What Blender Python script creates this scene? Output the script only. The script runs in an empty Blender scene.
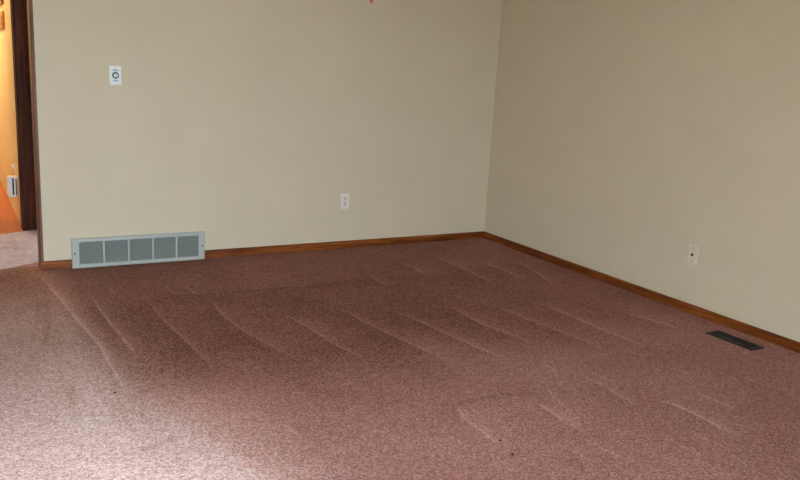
import bpy, bmesh, math, random
import numpy as np
from mathutils import Matrix, Vector

scene = bpy.context.scene
COL = scene.collection
random.seed(7)

# ------------------------------------------------------------------ camera
cam_data = bpy.data.cameras.new('camera')
cam = bpy.data.objects.new('camera', cam_data)
COL.objects.link(cam)
CAM_POS = Vector((-3.8808, -5.2036, 1.3738))
PITCH, ROLL, YAW, F_PX = 0.2189, -0.0571, 0.5334, 788.54
_fwd = Vector((math.sin(YAW) * math.cos(PITCH), math.cos(YAW) * math.cos(PITCH), -math.sin(PITCH)))
_r = Vector((math.cos(YAW), -math.sin(YAW), 0))
_d = _fwd.cross(_r)
_right = math.cos(ROLL) * _r + math.sin(ROLL) * _d
_down = -math.sin(ROLL) * _r + math.cos(ROLL) * _d
m = Matrix.Identity(4)
for i in range(3):
    m[i][0], m[i][1], m[i][2], m[i][3] = _right[i], -_down[i], -_fwd[i], CAM_POS[i]
cam.matrix_world = m
cam_data.sensor_width = 36.0
cam_data.lens = F_PX / 800 * 36.0
cam_data.clip_start = 0.05
scene.camera = cam

# ------------------------------------------------------------------ sky, exposure
SKY = (0.775, 0.96, 1.20)
SKY_STRENGTH = 16.0
world = bpy.data.worlds.new('overcast_sky')
scene.world = world
world.use_nodes = True
bg = world.node_tree.nodes['Background']
bg.inputs['Color'].default_value = (*SKY, 1)
bg.inputs['Strength'].default_value = SKY_STRENGTH
scene.view_settings.view_transform = 'Standard'
scene.view_settings.look = 'None'
scene.view_settings.gamma = 1.0
scene.view_settings.use_curve_mapping = False
scene.view_settings.exposure = 0.79

# low hazy sun behind the viewer, falling through the glazed door onto the carpet
sun_l = bpy.data.lights.new('sun', 'SUN')
sun_l.energy, sun_l.angle, sun_l.color = 7.0, math.radians(12), (0.84, 0.98, 1.12)
sun = bpy.data.objects.new('sun', sun_l)
COL.objects.link(sun)
sun.rotation_euler = Vector((-0.08, 0.85, -0.50)).to_track_quat('-Z', 'Y').to_euler()

# room: corner of back and right wall at the origin, x to the right, y away from the camera
ROOM_L, ROOM_F, CEIL = -4.75, -5.6, 2.44
WALL_END = -3.372            # left end of the back wall
T = 0.12                     # wall thickness
FWIN = dict(x0=-4.55, x1=-2.75, z0=0.03, z1=2.05)     # glazed door in the front wall, behind the viewer
ENTRY_R, ENTRY_FAR, ENTRY_L = -1.7, 1.2, -4.6
EWIN = dict(y0=0.3, y1=1.05, z0=0.35, z1=2.0)        # window at the right end of the entry
HALL_X, HALL_END = -3.385, 4.6


def portal(name, loc, rot, sx, sy):
    """marks a window opening to the renderer, so that daylight is sampled through it"""
    l = bpy.data.lights.new(name, 'AREA')
    l.shape = 'RECTANGLE'
    l.size, l.size_y = sx, sy
    l.cycles.is_portal = True
    o = bpy.data.objects.new(name, l)
    COL.objects.link(o)
    o.location, o.rotation_euler = loc, rot


portal('front_daylight', ((FWIN['x0'] + FWIN['x1']) / 2, ROOM_F - T, (FWIN['z0'] + FWIN['z1']) / 2),
       (math.pi / 2, 0, 0), FWIN['x1'] - FWIN['x0'], FWIN['z1'] - FWIN['z0'])
portal('entry_daylight', (ENTRY_R + T, (EWIN['y0'] + EWIN['y1']) / 2, (EWIN['z0'] + EWIN['z1']) / 2),
       (0, math.pi / 2, 0), EWIN['z1'] - EWIN['z0'], EWIN['y1'] - EWIN['y0'])


# ------------------------------------------------------------------ materials
def srgb(r, g, b):
    f = lambda c: (c / 255 / 12.92) if c / 255 <= 0.04045 else ((c / 255 + 0.055) / 1.055) ** 2.4
    return (f(r), f(g), f(b), 1)


class Nodes:
    def __init__(self, name):
        self.m = bpy.data.materials.new(name)
        self.m.use_nodes = True
        self.t = self.m.node_tree
        self.b = self.t.nodes['Principled BSDF']

    def n(self, kind, **props):
        x = self.t.nodes.new(kind)
        for k, v in props.items():
            if k in x.inputs:
                x.inputs[k].default_value = v
            else:
                setattr(x, k, v)
        return x

    def l(self, a, b):
        self.t.links.new(a, b)

    def coords(self, scale=(1, 1, 1)):
        c = self.n('ShaderNodeTexCoord')
        mp = self.n('ShaderNodeMapping')
        mp.inputs['Scale'].default_value = scale
        self.l(c.outputs['Object'], mp.inputs['Vector'])
        return mp.outputs['Vector']

    def noise(self, vec, scale, detail=2.0, rough=0.5):
        x = self.n('ShaderNodeTexNoise')
        x.inputs['Scale'].default_value = scale
        x.inputs['Detail'].default_value = detail
        x.inputs['Roughness'].default_value = rough
        self.l(vec, x.inputs['Vector'])
        return x.outputs['Fac']

    def ramp(self, fac, stops):
        x = self.n('ShaderNodeValToRGB')
        e = x.color_ramp.elements
        e[0].position, e[0].color = stops[0]
        e[1].position, e[1].color = stops[-1]
        for p, c in stops[1:-1]:
            k = e.new(p)
            k.color = c
        self.l(fac, x.inputs['Fac'])
        return x.outputs['Color']

    def math(self, op, a, b=None, c=None):
        x = self.n('ShaderNodeMath', operation=op)
        for i, v in enumerate((a, b, c)):
            if v is None:
                continue
            if isinstance(v, (int, float)):
                x.inputs[i].default_value = v
            else:
                self.l(v, x.inputs[i])
        return x.outputs[0]

    def bump(self, h, dist, strength=1.0):
        x = self.n('ShaderNodeBump')
        x.inputs['Distance'].default_value = dist
        x.inputs['Strength'].default_value = strength
        self.l(h, x.inputs['Height'])
        self.l(x.outputs['Normal'], self.b.inputs['Normal'])


def plain(name, col, rough=0.5, metal=0.0, spec=0.5, speck=0.04):
    k = Nodes(name)
    v = k.coords()
    c = Vector(col[:3])
    lo = (*(c * (1 - speck)), 1)
    hi = (*(c * (1 + speck)), 1)
    k.l(k.ramp(k.noise(v, 60, 3), [(0.3, lo), (0.7, hi)]), k.b.inputs['Base Color'])
    k.b.inputs['Roughness'].default_value = rough
    k.b.inputs['Metallic'].default_value = metal
    k.b.inputs['Specular IOR Level'].default_value = spec
    return k.m


def paint(name, col, bump=0.0012, spec=0.3, rough=0.6):
    """painted drywall with a fine orange-peel texture"""
    k = Nodes(name)
    v = k.coords()
    c = Vector(col[:3])
    k.l(k.ramp(k.noise(v, 3.0, 4, 0.6), [(0.3, (*(c * 0.975), 1)), (0.7, (*(c * 1.025), 1))]), k.b.inputs['Base Color'])
    k.b.inputs['Roughness'].default_value = rough
    k.b.inputs['Specular IOR Level'].default_value = spec
    k.bump(k.noise(v, 170, 3, 0.55), bump, 0.6)
    return k.m


def wood(name, dark, mid, light, along, rough=0.5, scale=26, spec=0.2):
    """grain running along one axis (0, 1 or 2)"""
    k = Nodes(name)
    s = [1.0, 1.0, 1.0]
    s[along] = 0.06
    v = k.coords(tuple(s))
    a = k.noise(v, scale, 5, 0.65)
    b = k.noise(v, scale * 5, 3, 0.6)
    f = k.math('ADD', k.math('MULTIPLY', a, 0.7), k.math('MULTIPLY', b, 0.3))
    k.l(k.ramp(f, [(0.34, dark), (0.5, mid), (0.66, light)]), k.b.inputs['Base Color'])
    k.b.inputs['Roughness'].default_value = rough
    k.b.inputs['Specular IOR Level'].default_value = spec
    k.bump(b, 0.0006, 0.4)
    return k.m


def carpet_material():
    k = Nodes('rose_carpet')
    v = k.coords()
    at = k.n('ShaderNodeAttribute', attribute_name='nap_and_shade')
    nap_and_shade = at.outputs['Fac']
    tuft = k.n('ShaderNodeTexVoronoi', feature='F1')
    tuft.inputs['Scale'].default_value = 150
    tuft.inputs['Randomness'].default_value = 1.0
    k.l(v, tuft.inputs['Vector'])
    cell = tuft.outputs['Color']
    sep = k.n('ShaderNodeSeparateColor')
    k.l(cell, sep.inputs['Color'])
    fine = k.noise(v, 210, 2, 0.6)
    blot = k.noise(v, 2.2, 4, 0.6)
    f = k.math('MULTIPLY', sep.outputs['Red'], 0.38)
    f = k.math('ADD', k.math('SUBTRACT', f, 0.02), k.math('MULTIPLY', fine, 0.5))
    f = k.math('ADD', f, k.math('MULTIPLY', k.math('SUBTRACT', blot, 0.5), 0.22))
    f = k.math('ADD', f, k.math('MULTIPLY', nap_and_shade, 0.42))
    worn_and_lit = k.n('ShaderNodeAttribute', attribute_name='wear_and_light').outputs['Fac']
    f = k.math('ADD', f, k.math('MULTIPLY', worn_and_lit, 0.04))
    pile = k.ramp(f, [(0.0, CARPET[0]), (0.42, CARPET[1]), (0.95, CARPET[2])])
    grey = k.ramp(f, [(0.0, srgb(92, 62, 52)), (0.42, srgb(176, 142, 132)), (0.95, srgb(232, 218, 218))])  # worn pile, whitened further to include the washed-out pool of daylight
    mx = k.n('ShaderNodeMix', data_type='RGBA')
    k.l(worn_and_lit, mx.inputs[0])
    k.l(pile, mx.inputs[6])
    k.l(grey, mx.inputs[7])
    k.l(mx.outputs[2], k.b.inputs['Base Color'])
    k.b.inputs['Roughness'].default_value = 1.0
    k.b.inputs['Specular IOR Level'].default_value = 0.12
    k.b.inputs['Sheen Weight'].default_value = 0.08
    k.b.inputs['Sheen Roughness'].default_value = 0.5
    k.b.inputs['Sheen Tint'].default_value = srgb(235, 190, 180)
    h = k.math('SUBTRACT', 1.0, k.math('MULTIPLY', tuft.outputs['Distance'], 1.3))
    h = k.math('ADD', h, k.math('MULTIPLY', fine, 0.6))
    k.bump(h, 0.006, 0.9)
    return k.m


CARPET = (srgb(89, 47, 24), srgb(170, 114, 99), srgb(226, 184, 176))
M = {}
M['wall'] = paint('beige_wall_paint', srgb(206, 188, 159))
M['ceiling'] = paint('ceiling_paint', srgb(232, 228, 218), 0.003)
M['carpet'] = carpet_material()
OAK = (srgb(66, 28, 8), srgb(118, 58, 18), srgb(160, 90, 34))
M['oak_x'] = wood('oak_trim_along_x', *OAK, 0)
M['oak_y'] = wood('oak_trim_along_y', *OAK, 1)
M['oak_z'] = wood('oak_trim_upright', srgb(78, 48, 36), srgb(112, 74, 58), srgb(140, 100, 82), 2)
WAL = (srgb(34, 14, 8), srgb(60, 29, 17), srgb(86, 46, 28))
M['walnut_z'] = wood('dark_wood_upright', *WAL, 2, rough=0.6, scale=34, spec=0.1)
M['walnut_x'] = wood('dark_wood_along_x', *WAL, 0, rough=0.6, scale=34, spec=0.1)
M['plate'] = plain('white_plastic', srgb(232, 230, 226), 0.35)
M['old_plate'] = plain('off_white_plastic', srgb(224, 212, 198), 0.4)
M['ivory'] = plain('ivory_plastic', srgb(210, 196, 170), 0.35)
M['plate_grey'] = plain('pale_grey_plastic', srgb(190, 194, 194), 0.4)
M['dark'] = plain('dark_slot', srgb(28, 24, 22), 0.6)
M['dial'] = plain('dark_dial_ring', srgb(62, 60, 58), 0.5)
M['grille'] = plain('grey_enamel', srgb(176, 174, 164), 0.5, 0.0, 0.3)
M['slat'] = plain('grey_enamel_shaded', srgb(150, 150, 142), 0.5)  # frame enamel again, darkened to carry the shade on tilted blades
M['duct_dark'] = plain('duct_shade', srgb(30, 32, 32), 0.8)  # near-black colour standing in for the shade inside ducts
M['bronze'] = plain('dark_bronze', srgb(38, 31, 28), 0.5, 0.2)
M['bronze_slat'] = plain('dull_bronze_slat', srgb(66, 66, 58), 0.5, 0.2)
M['screw'] = plain('screw_steel', srgb(120, 120, 116), 0.35, 0.8)
M['fob'] = wood('red_wood_fob', srgb(112, 34, 24), srgb(158, 58, 42), srgb(186, 80, 60), 2)
M['chain'] = plain('brass_chain', srgb(190, 160, 100), 0.3, 1.0)
M['tan'] = wood('tan_wood', srgb(150, 96, 50), srgb(184, 124, 70), srgb(206, 150, 92), 1)
M['white_trim'] = plain('white_window_paint', srgb(230, 230, 226), 0.4)
M['bounce_ground'] = plain('pale_bounce_ground', srgb(164, 158, 146), 0.9)  # outdoor ground colour, made pale to lift the light on the upper walls


def glass_material():
    k = Nodes('window_glass')
    tr = k.n('ShaderNodeBsdfTransparent')
    tr.inputs['Color'].default_value = (0.93, 0.96, 0.95, 1)
    gl = k.n('ShaderNodeBsdfGlossy')
    gl.inputs['Roughness'].default_value = 0.02
    mx = k.n('ShaderNodeMixShader')
    mx.inputs[0].default_value = 0.06
    k.l(tr.outputs[0], mx.inputs[1])
    k.l(gl.outputs[0], mx.inputs[2])
    k.l(mx.outputs[0], k.t.nodes['Material Output'].inputs['Surface'])
    return k.m


M['glass'] = glass_material()


def vinyl_material():
    """pale rose-grey sheet floor, softly mottled"""
    k = Nodes('pale_entry_floor')
    v = k.coords()
    f = k.math('ADD', k.math('MULTIPLY', k.noise(v, 26, 5, 0.7), 0.6), k.math('MULTIPLY', k.noise(v, 7, 3), 0.4))
    k.l(k.ramp(f, [(0.34, srgb(128, 110, 116)), (0.5, srgb(154, 136, 144)), (0.66, srgb(174, 158, 166))]), k.b.inputs['Base Color'])
    k.b.inputs['Roughness'].default_value = 0.75
    return k.m


M['vinyl'] = vinyl_material()
M['hall_floor'] = wood('brown_hall_floor', srgb(128, 70, 46), srgb(152, 86, 58), srgb(168, 98, 68), 1, rough=0.55, scale=12)


# ------------------------------------------------------------------ mesh helpers
def box(bm, x0, x1, y0, y1, z0, z1, mat=None):
    vs = [bm.verts.new(p) for p in ((x0, y0, z0), (x1, y0, z0), (x1, y1, z0), (x0, y1, z0),
                                    (x0, y0, z1), (x1, y0, z1), (x1, y1, z1), (x0, y1, z1))]
    for f in ((3, 2, 1, 0), (4, 5, 6, 7), (0, 1, 5, 4), (1, 2, 6, 5), (2, 3, 7, 6), (3, 0, 4, 7)):
        bm.faces.new([vs[i] for i in f])
    return vs


def prism(bm, outline, to3, d0, d1):
    """outline of (a, b) points, extruded from d0 to d1; to3(a, b, d) gives the point"""
    n = len(outline)
    A = [bm.verts.new(to3(a, b, d0)) for a, b in outline]
    B = [bm.verts.new(to3(a, b, d1)) for a, b in outline]
    bm.faces.new(A)
    bm.faces.new(B[::-1])
    for i in range(n):
        j = (i + 1) % n
        bm.faces.new([A[j], A[i], B[i], B[j]])


def stack(bm, loops, cap0=True, cap1=True):
    """skin through a list of loops that have the same number of points"""
    R = [[bm.verts.new(p) for p in lp] for lp in loops]
    n = len(R[0])
    for a, b in zip(R, R[1:]):
        for i in range(n):
            j = (i + 1) % n
            bm.faces.new([a[i], a[j], b[j], b[i]])
    if cap0:
        bm.faces.new(R[0][::-1])
    if cap1:
        bm.faces.new(R[-1])


def rrect(w, h, r, n=5):
    out = []
    for cx, cy, a0 in ((w / 2 - r, h / 2 - r, 0), (-w / 2 + r, h / 2 - r, 90), (-w / 2 + r, -h / 2 + r, 180), (w / 2 - r, -h / 2 + r, 270)):
        for i in range(n + 1):
            a = math.radians(a0 + 90 * i / n)
            out.append((cx + r * math.cos(a), cy + r * math.sin(a)))
    return out


def circle(r, n=24, cx=0.0, cy=0.0):
    return [(cx + r * math.cos(2 * math.pi * i / n), cy + r * math.sin(2 * math.pi * i / n)) for i in range(n)]


def obj(name, bm, mat, parent=None, smooth=False, bevel=0.0):
    bmesh.ops.recalc_face_normals(bm, faces=bm.faces[:])
    me = bpy.data.meshes.new(name)
    bm.to_mesh(me)
    bm.free()
    me.materials.append(mat)
    if smooth:
        for p in me.polygons:
            p.use_smooth = True
    o = bpy.data.objects.new(name, me)
    COL.objects.link(o)
    if parent is not None:
        o.parent = parent
    if bevel:
        b = o.modifiers.new('bevel', 'BEVEL')
        b.width, b.segments, b.limit_method = bevel, 2, 'ANGLE'
    return o


def tag(o, label, cat, group=None, kind=None):
    o['label'], o['category'] = label, cat
    if group:
        o['group'] = group
    if kind:
        o['kind'] = kind
    return o


def thing(name, label, cat, loc=(0, 0, 0), rot=(0, 0, 0), group=None):
    o = bpy.data.objects.new(name, None)
    o.empty_display_size = 0.05
    COL.objects.link(o)
    o.location, o.rotation_euler = loc, rot
    return tag(o, label, cat, group)


def struct(name, boxes, mat, label, cat, bevel=0.0):
    bm = bmesh.new()
    for b in boxes:
        box(bm, *b)
    return tag(obj(name, bm, mat, None, bevel=bevel), label, cat, kind='structure')


# vacuum tracks and creases in the carpet pile, as points on the floor in metres
TRACKS = [
    [(-3.41, -0.10), (-3.37, -0.58), (-3.32, -1.16), (-3.29, -1.47), (-3.29, -1.77), (-3.28, -2.06)],
    [(-3.20, -0.66), (-3.19, -1.13), (-3.17, -1.47), (-3.16, -1.67)],
    [(-2.93, -0.81), (-2.93, -1.15), (-2.91, -1.48), (-2.89, -1.75), (-2.88, -1.92)],
    [(-3.08, -0.51), (-3.07, -0.66)],
    [(-2.77, -0.59), (-2.76, -0.75)],
    [(-2.66, -0.61), (-2.64, -0.83)],
    [(-2.60, -0.93), (-2.62, -1.27), (-2.60, -1.53), (-2.52, -1.87), (-2.49, -2.00)],
    [(-2.30, -1.35), (-2.27, -1.56), (-2.24, -1.89), (-2.20, -2.09)],
    [(-1.95, -1.36), (-1.96, -1.57), (-1.90, -1.91), (-1.85, -2.19), (-1.85, -2.30)],
    [(-1.48, -0.78), (-1.49, -1.03)],
    [(-1.10, -0.51), (-1.10, -0.85)],
    [(-0.76, -0.37), (-0.76, -0.80), (-0.78, -1.22)],
    [(-0.51, -0.67), (-0.50, -0.94), (-0.52, -1.20)],
    [(-0.23, -0.72), (-0.31, -1.05), (-0.40, -1.37)],
    [(-1.34, -1.54), (-1.35, -1.87), (-1.28, -2.19)],
    [(-1.68, -1.52), (-1.64, -1.85), (-1.59, -2.19), (-1.55, -2.38)],
    [(-1.08, -1.59), (-1.05, -1.91), (-1.00, -2.19), (-0.98, -2.40)],
    [(-0.78, -1.64), (-0.76, -1.96), (-0.77, -2.17), (-0.75, -2.45)],
    [(-0.59, -1.81), (-0.60, -1.99)],
    [(-0.39, -1.99), (-0.35, -2.18), (-0.32, -2.36)],
    [(-0.88, -2.71), (-0.82, -2.85)],
    [(-0.30, -2.73), (-0.29, -2.93)],
    [(-1.42, -2.45), (-1.43, -2.61)],
    [(-1.35, -2.69), (-1.34, -2.77), (-1.36, -3.01)],
    [(-2.09, -2.70), (-2.13, -2.83), (-2.13, -2.94), (-2.13, -3.05)],
    [(-1.75, -2.82), (-1.76, -3.02), (-1.75, -3.11)],
    [(-1.61, -2.71), (-1.67, -2.93)],
    [(-2.27, -2.91), (-2.25, -3.03)],
    [(-1.90, -3.21), (-1.90, -3.31)],
    [(-1.24, -3.00), (-1.19, -3.08), (-1.19, -3.23), (-1.20, -3.33), (-1.18, -3.40)],
    [(-0.99, -2.99), (-0.98, -3.12), (-0.97, -3.21)],
    [(-0.60, -2.97), (-0.60, -3.07)],
    [(-1.79, -3.23), (-1.77, -3.32)],
    [(-1.48, -3.35), (-1.47, -3.44)],
    [(-1.36, -3.49), (-1.37, -3.57)],
    [(-1.34, -3.29), (-1.34, -3.39)],
    [(-2.81, -2.58), (-2.79, -2.69)],
    [(-2.68, -2.33), (-2.61, -2.33)],
    [(-2.44, -2.33), (-2.38, -2.32)],
    [(-2.51, -2.55), (-2.43, -2.55)],
]
CREASES = [
    [(-3.47, -0.64), (-3.51, -1.08)],
    [(-3.43, -0.66), (-3.47, -1.04), (-3.51, -1.38)],
    [(-3.48, -1.90), (-3.51, -2.15)],
    [(-3.36, -2.61), (-3.30, -2.56), (-3.19, -2.53)],
    [(-2.08, -2.69), (-1.85, -2.69), (-1.67, -2.74)],
    [(-2.63, -0.84), (-2.14, -0.85), (-1.76, -0.91)],
]

GX0, GX1, GZ1 = -3.2105, -2.3602, 0.1885            # return air grille on the back wall


# ------------------------------------------------------------------ the carpet
def build_carpet():
    x0, x1, y0, y1, st = ROOM_L, 0.0, ROOM_F, 0.24, 0.0075
    nx, ny = int(round((x1 - x0) / st)) + 1, int(round((y1 - y0) / st)) + 1
    X, Y = np.meshgrid(np.linspace(x0, x1, nx), np.linspace(y0, y1, ny))
    nap_and_shade = np.zeros_like(X)  # pile lean, plus some light and shade painted into its tone
    rs = np.random.RandomState(3)

    def near(pts):
        """distance to a polyline, signed side, and fade towards its ends"""
        best = np.full(X.shape, 9.0)
        side = np.zeros_like(X)
        pos = np.zeros_like(X)
        seg = [math.hypot(b[0] - a[0], b[1] - a[1]) for a, b in zip(pts, pts[1:])]
        tot, run = sum(seg), 0.0
        for (a, b), L in zip(zip(pts, pts[1:]), seg):
            dx, dy = b[0] - a[0], b[1] - a[1]
            t = np.clip(((X - a[0]) * dx + (Y - a[1]) * dy) / (L * L), 0, 1)
            ex, ey = X - a[0] - t * dx, Y - a[1] - t * dy
            d = np.hypot(ex, ey)
            k = d < best
            best = np.where(k, d, best)
            side = np.where(k, np.sign(dx * ey - dy * ex), side)
            pos = np.where(k, (run + t * L) / tot, pos)
            run += L
        return best, side, np.clip(np.minimum(pos, 1 - pos) * 5, 0, 1), tot

    for pts in TRACKS:
        d, s, fade, L = near(pts)
        amp = rs.uniform(0.4, 0.75) * (1.0 if L > 0.3 else 0.75)
        nap_and_shade += amp * np.exp(-(d / 0.006) ** 2) * (0.35 + 0.65 * fade)
        if L > 0.25:                           # the pile leans away on one side of a vacuum track
            nap_and_shade += 0.15 * np.exp(-d / 0.09) * np.where(s > 0, 1, -1.0) * fade * (d > 0.004)
            nap_and_shade += 0.07 * np.exp(-(d / 0.045) ** 2) * fade
    for pts in CREASES:
        d, s, fade, L = near(pts)
        nap_and_shade -= 0.22 * np.exp(-(d / 0.016) ** 2) * (0.3 + 0.7 * fade)
    # mid-floor pile vacuumed the other way; browner beyond to imitate warmer far light
    def ss(v, a, c):
        t = np.clip((v - a) / (c - a), 0, 1)
        return t * t * (3 - 2 * t)

    wob = 0.10 * np.sin(X * 5.1 + 0.6) + 0.06 * np.sin(X * 12.7 + 2.0)
    field = ss(Y + wob, -2.6, -1.8) * (1 - ss(Y + 0.3 * wob, -0.90, -0.80) * 0.30)
    field *= ss(X, -3.42, -3.20) * (1 - 0.45 * ss(X - 0.3 * Y, -1.2, 0.2))
    nap_and_shade -= 0.50 * field
    nap_and_shade -= 0.30 * ss(Y, -1.0, -0.1) * (1 - ss(X, -3.5, -3.3))  # carpet before the entry seam darkened to stand for the shade there
    # trodden lane from the entry along the left side, with pooled daylight painted in
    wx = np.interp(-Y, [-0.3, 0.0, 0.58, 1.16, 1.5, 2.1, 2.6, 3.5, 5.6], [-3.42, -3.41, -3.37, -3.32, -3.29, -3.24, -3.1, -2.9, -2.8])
    wear_and_light = 0.85 * (1 - ss(X - wx, -0.04, 0.06) * 0.35 - 0.65 * ss(X - wx, -0.15, 0.45))
    wear_and_light *= 0.25 + 0.75 * ss(-Y, -0.1, 1.3)
    Z = 0.0022 * nap_and_shade
    # the pile is pressed down under the foot of the grille
    Z -= 0.008 * ss(Y, -0.12, -0.03) * ss(X, GX0 - 0.03, GX0) * (1 - ss(X, GX1, GX1 + 0.03)) * (1 - ss(Y, 0.0, 0.02))
    V = np.stack([X.ravel(), Y.ravel(), Z.ravel()], 1)
    I = np.arange(nx * ny).reshape(ny, nx)
    # the far rows stay inside the opening of the back wall
    keep = np.ones((ny - 1, nx - 1), bool)
    cx, cy = (X[:-1, :-1] + X[1:, 1:]) / 2, (Y[:-1, :-1] + Y[1:, 1:]) / 2
    keep &= ~((cy > 0.0) & (cx > WALL_END))
    keep &= ~((cy > 0.0) & (cx < -4.5))
    keep &= cy < SEAM(cx)
    Q = np.stack([I[:-1, :-1][keep], I[:-1, 1:][keep], I[1:, 1:][keep], I[1:, :-1][keep]], 1)
    me = bpy.data.meshes.new('floor')
    me.vertices.add(len(V))
    me.vertices.foreach_set('co', V.ravel().astype(np.float32))
    me.loops.add(Q.size)
    me.loops.foreach_set('vertex_index', Q.ravel().astype(np.int32))
    me.polygons.add(len(Q))
    me.polygons.foreach_set('loop_start', np.arange(0, Q.size, 4, dtype=np.int32))
    me.polygons.foreach_set('use_smooth', np.ones(len(Q), bool))
    at = me.attributes.new('nap_and_shade', 'FLOAT', 'POINT')
    at.data.foreach_set('value', nap_and_shade.ravel().astype(np.float32))
    at = me.attributes.new('wear_and_light', 'FLOAT', 'POINT')
    at.data.foreach_set('value', wear_and_light.ravel().astype(np.float32))
    me.update(calc_edges=True)
    me.validate()
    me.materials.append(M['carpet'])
    o = bpy.data.objects.new('floor', me)
    COL.objects.link(o)
    tag(o, 'dusty rose cut-pile carpet with vacuum tracks across the empty room', 'carpet', kind='structure')


def SEAM(x):
    """line where the carpet meets the pale entry floor"""
    return np.maximum(0.205 + (x + 3.39) * 0.55, 0.02)


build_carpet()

# ------------------------------------------------------------------ room shell
OPEN_L = -4.45
struct('wall_back', [(WALL_END, T, 0, T, -0.1, CEIL), (ROOM_L - T, OPEN_L, 0, T, -0.1, CEIL), (OPEN_L, WALL_END, 0, T, 2.1, CEIL)],
       M['wall'], 'beige painted back wall with the return air grille', 'wall')
struct('wall_right', [(0, T, ROOM_F - T, 0, -0.1, CEIL)], M['wall'], 'shaded beige wall on the right with the cable plate', 'wall')
v = FWIN
struct('wall_front', [(ROOM_L, v['x0'], ROOM_F - T, ROOM_F, -0.1, CEIL), (v['x1'], 0, ROOM_F - T, ROOM_F, -0.1, CEIL),
                      (v['x0'], v['x1'], ROOM_F - T, ROOM_F, -0.1, v['z0']), (v['x0'], v['x1'], ROOM_F - T, ROOM_F, v['z1'], CEIL)], M['wall'], 'beige wall behind the viewer', 'wall')
struct('wall_left', [(ROOM_L - T, ROOM_L, ROOM_F - T, 0, -0.1, CEIL)], M['wall'], 'beige wall on the left of the room', 'wall')
struct('ceiling', [(ROOM_L - T, T, ROOM_F - T, HALL_END + T, CEIL, CEIL + 0.1)], M['ceiling'], 'flat off-white ceiling over room and hall', 'ceiling')

# entry behind the back wall
DOOR_L, DOOR_R, DOOR_H = -4.22, -3.390, 2.04
e = EWIN
struct('wall_entry_right', [(ENTRY_R, ENTRY_R + T, T, e['y0'], -0.1, CEIL), (ENTRY_R, ENTRY_R + T, e['y1'], ENTRY_FAR + T, -0.1, CEIL),
                            (ENTRY_R, ENTRY_R + T, e['y0'], e['y1'], -0.1, e['z0']), (ENTRY_R, ENTRY_R + T, e['y0'], e['y1'], e['z1'], CEIL)],
       M['wall'], 'end wall of the entry with its window', 'wall')
struct('wall_entry_left', [(ENTRY_L - T, ENTRY_L, T, HALL_END + T, -0.1, CEIL)], M['wall'], 'left wall of the entry and hall', 'wall')
struct('wall_entry_back', [(DOOR_R + 0.012, ENTRY_R, ENTRY_FAR, ENTRY_FAR + T, -0.1, CEIL), (ENTRY_L, DOOR_L - 0.012, ENTRY_FAR, ENTRY_FAR + T, -0.1, CEIL),
                           (DOOR_L - 0.012, DOOR_R + 0.012, ENTRY_FAR, ENTRY_FAR + T, DOOR_H + 0.012, CEIL)],
       M['wall'], 'wall across the entry with the dark framed doorway', 'wall')
struct('wall_hall_right', [(HALL_X, HALL_X + T, ENTRY_FAR + T, HALL_END, -0.1, CEIL)], M['wall'], 'golden lit hall wall seen through the doorway', 'wall')
struct('wall_hall_back', [(ENTRY_L, HALL_X + T, HALL_END, HALL_END + T, -0.1, CEIL)], M['wall'], 'end wall of the lamp lit hall', 'wall')

bm = bmesh.new()
FAR = lambda x: 1.2 + (x + 3.29) * 0.40
pts = [(ENTRY_L, 0.02), (-3.7264, 0.02), (WALL_END, SEAM(WALL_END)), (ENTRY_R, 0.12), (ENTRY_R, ENTRY_FAR), (-3.29, ENTRY_FAR), (ENTRY_L, FAR(ENTRY_L))]
prism(bm, pts, lambda a, b, d: (a, b, d), -0.03, 0.0)
tag(obj('floor_entry', bm, M['vinyl']), 'pale rose-grey entry floor between carpet and dark doorway', 'floor', kind='structure')
bm = bmesh.new()
prism(bm, [(ENTRY_L, FAR(ENTRY_L)), (-3.29, ENTRY_FAR), (-3.29, HALL_END), (ENTRY_L, HALL_END)], lambda a, b, d: (a, b, d), -0.03, -0.001)
tag(obj('floor_hall', bm, M['hall_floor']), 'orange-brown hall floor beyond the dark doorway', 'floor', kind='structure')


# ------------------------------------------------------------------ trim
BH, BT = 0.054, 0.012
PROFILE = [(0, -0.02), (-BT, -0.02), (-BT, BH * 0.66), (-BT * 0.86, BH * 0.80), (-BT * 0.5, BH * 0.93), (-BT * 0.15, BH), (0, BH)]


def board(name, along, d0, d1, mat, label, flip=1):
    bm = bmesh.new()
    if along == 0:
        prism(bm, PROFILE, lambda a, b, d: (d, a * flip, b), d0, d1)
    else:
        prism(bm, PROFILE, lambda a, b, d: (a * flip + (0 if flip == 1 else ROOM_L), d, b), d0, d1)
    return tag(obj(name, bm, mat), label, 'baseboard', kind='structure')


board('baseboard_back', 0, GX1, 0.0, M['oak_x'], 'stained oak baseboard right of the grille along the back wall')
board('baseboard_back', 0, WALL_END - 0.019, GX0, M['oak_x'], 'short oak baseboard between the wall end and the grille')
board('baseboard_back', 0, ROOM_L, OPEN_L, M['oak_x'], 'oak baseboard stub left of the entry opening')
board('baseboard_right', 1, ROOM_F, 0.0, M['oak_y'], 'long stained oak baseboard under the right wall')
board('baseboard_left', 1, ROOM_F, 0.0, M['oak_y'], 'oak baseboard under the left wall', flip=-1)

# wooden jamb on the end of the back wall
bm = bmesh.new()
pr = [(WALL_END, -0.004), (WALL_END - 0.015, -0.004), (WALL_END - 0.019, 0.002), (WALL_END - 0.019, T + 0.004), (WALL_END, T + 0.004)]
prism(bm, pr, lambda a, b, d: (a, b, d), 0.0, 2.1)
tag(obj('trim_1', bm, M['oak_z']), 'thin brown wooden jamb capping the end of the back wall', 'trim', kind='structure')


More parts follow.
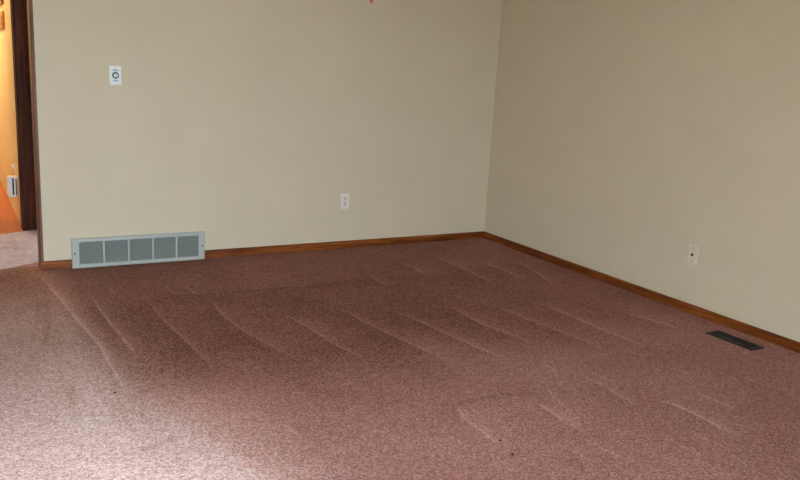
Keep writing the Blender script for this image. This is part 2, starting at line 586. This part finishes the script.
def casing(name, label, y, sgn, x_in, x_out, mat):
    """moulded door casing: stepped and rounded section, upright"""
    w = abs(x_out - x_in)
    s = 1 if x_out > x_in else -1
    sec = [(0, 0), (0, .010), (.010 / .1 * w, .013), (.018 / .1 * w, .010), (.045 / .1 * w, .012), (.062 / .1 * w, .017), (.068 / .1 * w, .012),
           (.076 / .1 * w, .018), (.094 / .1 * w, .020), (w, .014), (w, 0)]
    bm = bmesh.new()
    prism(bm, [(x_in + s * a, y + sgn * b) for a, b in sec], lambda a, b, d: (a, b, d), 0.0, DOOR_H + 0.09)
    return tag(obj(name, bm, mat), label, 'trim', kind='structure')


casing('trim_2', 'dark brown moulded casing on the right of the hall doorway', ENTRY_FAR, -1, DOOR_R, DOOR_R + 0.150, M['walnut_z'])
casing('trim_3', 'dark brown moulded casing on the left of the hall doorway', ENTRY_FAR, -1, DOOR_L, DOOR_L - 0.104, M['walnut_z'])
struct('trim_4', [(DOOR_L - 0.1, DOOR_R + 0.1, ENTRY_FAR - 0.018, ENTRY_FAR, DOOR_H, DOOR_H + 0.09)], M['walnut_x'], 'dark brown head casing over the hall doorway', 'trim', bevel=0.004)
JB = ENTRY_FAR + T + 0.004
struct('trim_5', [(DOOR_R, DOOR_R + 0.012, ENTRY_FAR, JB, -0.001, DOOR_H + 0.012), (DOOR_R - 0.003, DOOR_R, ENTRY_FAR + 0.05, ENTRY_FAR + 0.085, -0.001, DOOR_H)],
       M['walnut_z'], 'dark wooden jamb and stop on the right of the hall doorway', 'trim', bevel=0.002)
struct('trim_6', [(DOOR_L - 0.012, DOOR_L, ENTRY_FAR, JB, -0.001, DOOR_H + 0.012), (DOOR_L, DOOR_L + 0.01, ENTRY_FAR + 0.05, ENTRY_FAR + 0.085, -0.001, DOOR_H)],
       M['walnut_z'], 'dark wooden jamb and stop on the left of the hall doorway', 'trim', bevel=0.002)


# ------------------------------------------------------------------ windows
def window(name, label, x, y0, y1, z0, z1, inward, panes, turn=0.0):
    """inward: +1 when the room lies towards +x (before the turn about z)"""
    root = bpy.data.objects.new(name, None)
    COL.objects.link(root)
    root.location = (x, (y0 + y1) / 2, z0)
    if turn:
        root.location = ((y0 + y1) / 2, x, z0)
        root.rotation_euler = (0, 0, turn)
    tag(root, label, 'window', kind='structure')
    W, H, t = y1 - y0, z1 - z0, 0.045
    fx0, fx1 = -0.035, 0.035
    bm = bmesh.new()
    box(bm, fx0, fx1, -W / 2, W / 2, 0, t)
    box(bm, fx0, fx1, -W / 2, W / 2, H - t, H)
    box(bm, fx0, fx1, -W / 2, -W / 2 + t, t, H - t)
    box(bm, fx0, fx1, W / 2 - t, W / 2, t, H - t)
    obj('window_frame', bm, M['white_trim'], root)
    step = (W - 2 * t) / panes
    for i in range(panes):
        a = -W / 2 + t + i * step
        bm = bmesh.new()
        box(bm, -0.003, 0.003, a + (0.012 if i else 0), a + step - (0.012 if i < panes - 1 else 0), t, H - t)
        obj('pane', bm, M['glass'], root)
        if i:
            bm = bmesh.new()
            box(bm, -0.02, 0.02, a - 0.012, a + 0.012, t, H - t)
            obj('mullion', bm, M['white_trim'], root)
    bm = bmesh.new()
    a, b = sorted((0.035 * inward, (T / 2 + 0.03) * inward))
    box(bm, a, b, -W / 2, W / 2, 0.0, 0.022)
    obj('window_sill', bm, M['white_trim'], root, bevel=0.004)


window('window_2', 'narrow white framed window at the end of the entry', ENTRY_R + T / 2, e['y0'], e['y1'], e['z0'], e['z1'], -1, 1)
window('window_1', 'white framed sliding glass door behind the viewer', ROOM_F - T / 2, v['x0'], v['x1'], v['z0'], v['z1'], 1, 2, turn=math.pi / 2)
bm = bmesh.new()
box(bm, -30, 30, -30, 30, -0.5, -0.3)  # ground added out of view, throwing daylight up through the glass door
tag(obj('bounce_ground', bm, M['bounce_ground']), 'unseen ground outside the glass door, made pale to bounce light indoors', 'bounce_ground', kind='structure')


# ------------------------------------------------------------------ return air grille
def build_grille():
    cx = (GX0 + GX1) / 2
    W, H, z0 = GX1 - GX0, GZ1 + 0.0065, -0.0065
    root = thing('return_air_grille', 'long grey metal return air grille with five slatted panels low on the back wall', 'vent', (cx, 0, z0))
    ow, oh = W - 0.090, H - 0.052                 # opening
    oz = 0.5 * H + 0.001
    bw = 0.0105                                   # mullions
    # flange: outer edge rises from the wall, slopes up to a flat face, then turns in at the opening
    bm = bmesh.new()
    lp = lambda w_, h_, y: [(-w_ / 2, y, oz - h_ / 2), (w_ / 2, y, oz - h_ / 2), (w_ / 2, y, oz + h_ / 2), (-w_ / 2, y, oz + h_ / 2)]
    stack(bm, [lp(W, H, 0), lp(W, H, -0.009), lp(W - 0.012, H - 0.012, -0.0155), lp(ow + 0.006, oh + 0.006, -0.0155), lp(ow, oh, -0.012), lp(ow, oh, 0)], False, False)
    fr = obj('frame', bm, M['grille'], root)
    bm = bmesh.new()
    box(bm, -ow / 2, ow / 2, -0.0012, -0.0002, oz - oh / 2, oz + oh / 2)
    obj('duct_shade_panel', bm, M['duct_dark'], root)  # dark sheet on the solid wall in place of a shaded duct
    pw = (ow - 4 * bw) / 5
    for i in range(4):
        x = -ow / 2 + (i + 1) * pw + (i + 0.5) * bw
        bm = bmesh.new()
        box(bm, x - bw / 2, x + bw / 2, -0.0145, -0.001, oz - oh / 2, oz + oh / 2)
        obj('mullion', bm, M['grille'], root, bevel=0.0015)
    # slats: thin blades tilted down towards the room, one mesh shared by all
    n = 13
    pitch = oh / n
    bm = bmesh.new()
    t = 0.0013
    pr = [(-0.0128, -pitch * 0.16), (-0.0128, -pitch * 0.16 - t * 1.5), (-0.0030, pitch * 0.20), (-0.0030, pitch * 0.20 + t)]
    prism(bm, pr, lambda a, b, d: (d, a, b), -pw / 2, pw / 2)
    proto = obj('slat', bm, M['slat'], root)
    first = True
    for p in range(5):
        x = -ow / 2 + pw / 2 + p * (pw + bw)
        for k in range(n):
            o = proto if first else proto.copy()
            if not first:
                COL.objects.link(o)
            first = False
            o.parent = root
            o.location = (x, 0, oz - oh / 2 + (k + 0.5) * pitch)
    for s in (-1, 1):
        bm = bmesh.new()
        prism(bm, circle(0.0052, 14), lambda a, b, d: (s * (W / 2 - 0.018) + a, -d, oz + 0.001 + b), 0.013, 0.0175)
        sc = obj('screw', bm, M['dark'], root)
    return root


build_grille()


# ------------------------------------------------------------------ wall plates
def plate_body(root, mat, w=0.07, h=0.114):
    """bevelled cover plate in its own x (width), z (height); the room is towards -y"""
    bm = bmesh.new()
    lp = lambda w_, h_, r, y: [(a, y, b) for a, b in rrect(w_, h_, r)]
    stack(bm, [lp(w, h, .004, 0), lp(w, h, .004, -.0038), lp(w - .004, h - .004, .004, -.0058), lp(w - .009, h - .009, .003, -.0060)])
    return obj('cover_plate', bm, mat, root)


def disc(root, name, x, z, r, y0, y1, mat, n=24, smooth=False, outline=None):
    bm = bmesh.new()
    prism(bm, outline or circle(r, n), lambda a, b, d: (x + a, d, z + b), y0, y1)
    return obj(name, bm, mat, root)


# control plate with a round dial
r = thing('dial_control', 'white wall plate with a round dial high on the back wall above the grille', 'control', (-2.9211, 0, 1.2091))
plate_body(r, M['plate'])
half = [(0.021 * math.cos(a), 0.013 * math.sin(a)) for a in [math.pi * i / 14 for i in range(15)]]
disc(r, 'badge', 0, 0.026, 0, -.0075, -.0056, M['plate_grey'], outline=half)
disc(r, 'badge', 0, -0.026, 0, -.0075, -.0056, M['plate_grey'], outline=[(a, -b) for a, b in half][::-1])
ring = disc(r, 'dial_ring', 0, 0, 0.0205, -.010, -.0056, M['dial'], 32)
knob = disc(r, 'knob', 0, 0, 0.0118, -.020, -.0099, M['plate'], 28)
bm = bmesh.new()
box(bm, -.0014, .0014, -.0212, -.0196, -.009, .012)
obj('pointer', bm, M['dial'], knob)
for z, rr in ((0.0305, 0.0035), (-0.0315, 0.0035)):
    disc(r, 'screw', 0, z, rr, -.0088, -.0072, M['dial'], 12)


def duplex(loc, rot, label, plate_mat, face_mat, group=None):
    r = thing('wall_outlet', label, 'outlet', loc, rot, group)
    plate_body(r, plate_mat)
    for z in (0.0195, -0.0195):
        o = []
        for i in range(28):
            a = 2 * math.pi * i / 28
            o.append((0.0172 * math.cos(a), max(-0.0135, min(0.0135, 0.0172 * math.sin(a)))))
        f = disc(r, 'receptacle', 0, z, 0, -.0075, -.0055, face_mat, outline=o)
        for sx, hh in ((-.0070, .0054), (.0070, .0046)):
            bm = bmesh.new()
            box(bm, sx - .0024, sx + .0024, -.0082, -.0072, z + .0035 - hh, z + .0035 + hh)
            obj('slot', bm, M['dark'], f)
        disc(f, 'ground_hole', 0, z - .0078, 0.0040, -.0082, -.0072, M['dark'], 12)
    disc(r, 'screw', 0, 0, 0.003, -.0072, -.0056, M['screw'], 12)
    return r


duplex((-1.3042, 0, 0.3582), (0, 0, 0), 'white duplex outlet with two sockets low on the back wall', M['old_plate'], M['old_plate'])

# cable plate on the right wall (its -y faces -x)
r = thing('cable_plate', 'ivory cable plate with one dark round jack low on the right wall', 'cable plate', (0, -2.1083, 0.354), (0, 0, -math.pi / 2))
plate_body(r, M['ivory'])
j = disc(r, 'jack', 0, 0.001, 0.0085, -.0125, -.0056, M['screw'], 6)
disc(j, 'jack_hole', 0, 0.001, 0.0074, -.0135, -.0124, M['dark'], 16)
for z in (0.042, -0.042):
    disc(r, 'screw', 0, z, 0.0032, -.0068, -.0054, M['dial'], 12)


# ------------------------------------------------------------------ floor register
def build_register():
    W, L = 0.105, 0.298
    root = thing('floor_register', 'dark bronze floor register set in the carpet beside the right baseboard', 'vent', (-0.182, -2.600, 0.003))
    iw, il = 0.062, 0.250
    lp = lambda a, b, z: [(-a / 2, -b / 2, z), (a / 2, -b / 2, z), (a / 2, b / 2, z), (-a / 2, b / 2, z)]
    bm = bmesh.new()
    stack(bm, [lp(W, L, -.004), lp(W, L, .001), lp(W - .016, L - .016, .0055), lp(iw + .006, il + .006, .0055), lp(iw, il, .003), lp(iw, il, -.004)], False, False)
    obj('frame', bm, M['bronze'], root)
    bm = bmesh.new()
    box(bm, -iw / 2, iw / 2, -il / 2, il / 2, -.0040, -.0034)
    obj('duct_shade_panel', bm, M['duct_dark'], root)  # shallow dark plate painted for the deep shade under the slats
    bm = bmesh.new()
    box(bm, -.0022, .0022, -il / 2, il / 2, -.0030, .0050)
    obj('divider', bm, M['bronze'], root)
    n = 22
    bm = bmesh.new()
    hw = (iw / 2 - .0022) / 2
    prism(bm, [(-.0030, .0042), (-.0014, .0042), (.0030, -.0030), (.0014, -.0030)], lambda a, b, d: (d, a, b), -hw, hw)
    proto = obj('slat', bm, M['bronze_slat'], root)
    first = True
    for s in (-1, 1):
        for k in range(n):
            o = proto if first else proto.copy()
            if not first:
                COL.objects.link(o)
            first = False
            o.parent = root
            o.location = (s * (.0022 + hw), -il / 2 + (k + .5) * il / n, 0)
    bm = bmesh.new()
    box(bm, -.004, .004, -.014, .014, .004, .009)
    lv = obj('lever', bm, M['bronze'], root, bevel=.001)
    lv.location = (0, -il / 2 - .004 + .02, -.002)


build_register()


# ------------------------------------------------------------------ pull chain
def build_chain():
    x, y, z = -2.672, -2.895, 1.558
    root = thing('pull_chain', 'thin pull chain with a red wooden fob hanging from above', 'pull chain', (x, y, z))
    sec = [(0.0, .0025), (.0008, .0042), (.006, .0055), (.018, .0056), (.030, .0046), (.038, .0030), (.041, .0026), (.044, .0015)]
    bm = bmesh.new()
    stack(bm, [[(a, b, h) for a, b in circle(rr, 18)] for h, rr in sec])
    obj('fob', bm, M['fob'], root, smooth=True)
    top = CEIL - z - 0.028
    bm = bmesh.new()
    stack(bm, [[(a, b, h) for a, b in circle(.0008, 6)] for h in (.043, top)])
    obj('cord', bm, M['chain'], root)
    bm = bmesh.new()
    h = .05
    while h < top:
        bmesh.ops.create_icosphere(bm, subdivisions=1, radius=.0017, matrix=Matrix.Translation((0, 0, h)))
        h += .0055
    o = obj('beads', bm, M['chain'], root)
    o['kind'] = 'stuff'
    bm = bmesh.new()
    stack(bm, [[(a, b, hh) for a, b in circle(rr, 24)] for hh, rr in ((top, .006), (top + .006, .022), (top + .018, .036), (top + .028, .040))])
    obj('ceiling_mount', bm, M['chain'], root, smooth=True)


build_chain()


# ------------------------------------------------------------------ hall
def build_hall():
    # round ceiling lamp that lights the hall
    lx, ly = -3.95, 3.0
    root = thing('ceiling_lamp', 'warm round ceiling lamp in the hall beyond the doorway', 'lamp', (lx, ly, CEIL))
    bm = bmesh.new()
    stack(bm, [[(a, b, h) for a, b in circle(rr, 28)] for h, rr in ((0, .10), (-.012, .105), (-.022, .10))])
    obj('lamp_base', bm, M['chain'], root, smooth=True)
    k = Nodes('lamp_globe')
    k.b.inputs['Base Color'].default_value = srgb(255, 240, 210)
    k.b.inputs['Emission Color'].default_value = LAMP_COL
    k.b.inputs['Emission Strength'].default_value = LAMP_STRENGTH
    bm = bmesh.new()
    prof = [(-.022, .09), (-.034, .135), (-.06, .155), (-.09, .145), (-.115, .11), (-.13, .06), (-.135, .01)]
    stack(bm, [[(a, b, h) for a, b in circle(rr, 28)] for h, rr in prof])
    obj('lamp_shade', bm, k.m, root, smooth=True)

    # white unit low on the hall wall, hung from a knob
    r = thing('wall_unit', 'small white slotted unit hanging from a knob low on the golden hall wall', 'wall unit', (HALL_X, 1.56, 0.19))
    bm = bmesh.new()
    d, hgt, wd = 0.070, 0.165, 0.075
    prism(bm, [(0, 0), (-d * .85, .004), (-d, .012), (-d, hgt - .02), (-d * .92, hgt - .006), (-d * .75, hgt), (0, hgt - .006)], lambda a, b, c: (a, c, b), 0.0, wd)
    body = obj('body', bm, M['plate'], r, bevel=.003)
    for x0, x1, z0, z1 in ((-.036, -.024, .02, .150), (-.012, -.004, .012, .145)):
        bm = bmesh.new()
        box(bm, x0, x1, -.0015, .002, z0, z1)
        obj('slot', bm, M['dark'], body)
    bm = bmesh.new()
    stack(bm, [[(-.012 + a, .02 + b, h) for a, b in circle(.0018, 8)] for h in (hgt - .004, hgt + .075)])
    obj('cord', bm, M['plate'], r)
    bm = bmesh.new()
    stack(bm, [[(dd, .02 + a, hgt + .08 + b) for a, b in circle(rr, 16)] for dd, rr in ((0, .006), (-.012, .006), (-.016, .013), (-.024, .014), (-.030, .008))])
    obj('knob', bm, M['plate'], r, smooth=True)

    # two rounded wooden plaques on the hall wall
    for nm, z, lab in ((0, 1.545, 'lower rounded tan wooden plaque on the golden hall wall'), (1, 1.735, 'upper rounded tan wooden plaque cut by the top of the picture')):
        p = thing('wall_plaque', lab, 'plaque', (HALL_X, 2.30, z), group='tan plaques on the hall wall')
        bm = bmesh.new()
        lp = lambda w_, h_, r_, x: [(x, a, b) for a, b in rrect(w_, h_, r_, 6)]
        stack(bm, [lp(.62, .140, .05, 0), lp(.62, .140, .05, -.012), lp(.604, .125, .046, -.018)])
        obj('board', bm, M['tan'], p)
        bm = bmesh.new()
        stack(bm, [lp(.50, .075, .02, -.0175), lp(.49, .068, .02, -.022)])
        obj('panel', bm, M['tan'], p)


LAMP_COL = (1.0, 0.76, 0.37, 1)
LAMP_STRENGTH = 125.0
build_hall()


# ------------------------------------------------------------------ crumbs on the carpet
def crumb(x, y, r, seed, label):
    rs = random.Random(seed)
    bm = bmesh.new()
    bmesh.ops.create_icosphere(bm, subdivisions=2, radius=r)
    for v_ in bm.verts:
        k = rs.uniform(0.75, 1.2)
        v_.co = Vector((v_.co.x * k * 1.3, v_.co.y * k, v_.co.z * k * 0.6))
    o = obj('crumb', bm, M['dark'], smooth=True)
    o.location = (x, y, r * 0.45)
    tag(o, label, 'crumb', 'dark crumbs on the carpet')


crumb(-2.111, -3.039, 0.0055, 1, 'dark crumb on the carpet beside a vacuum track, the farther of the front pair')
crumb(-2.136, -3.147, 0.0060, 2, 'dark crumb on the carpet, nearest to the front edge')
crumb(-3.328, -2.052, 0.0050, 3, 'dark crumb on the carpet at the edge of the bright pool of light')
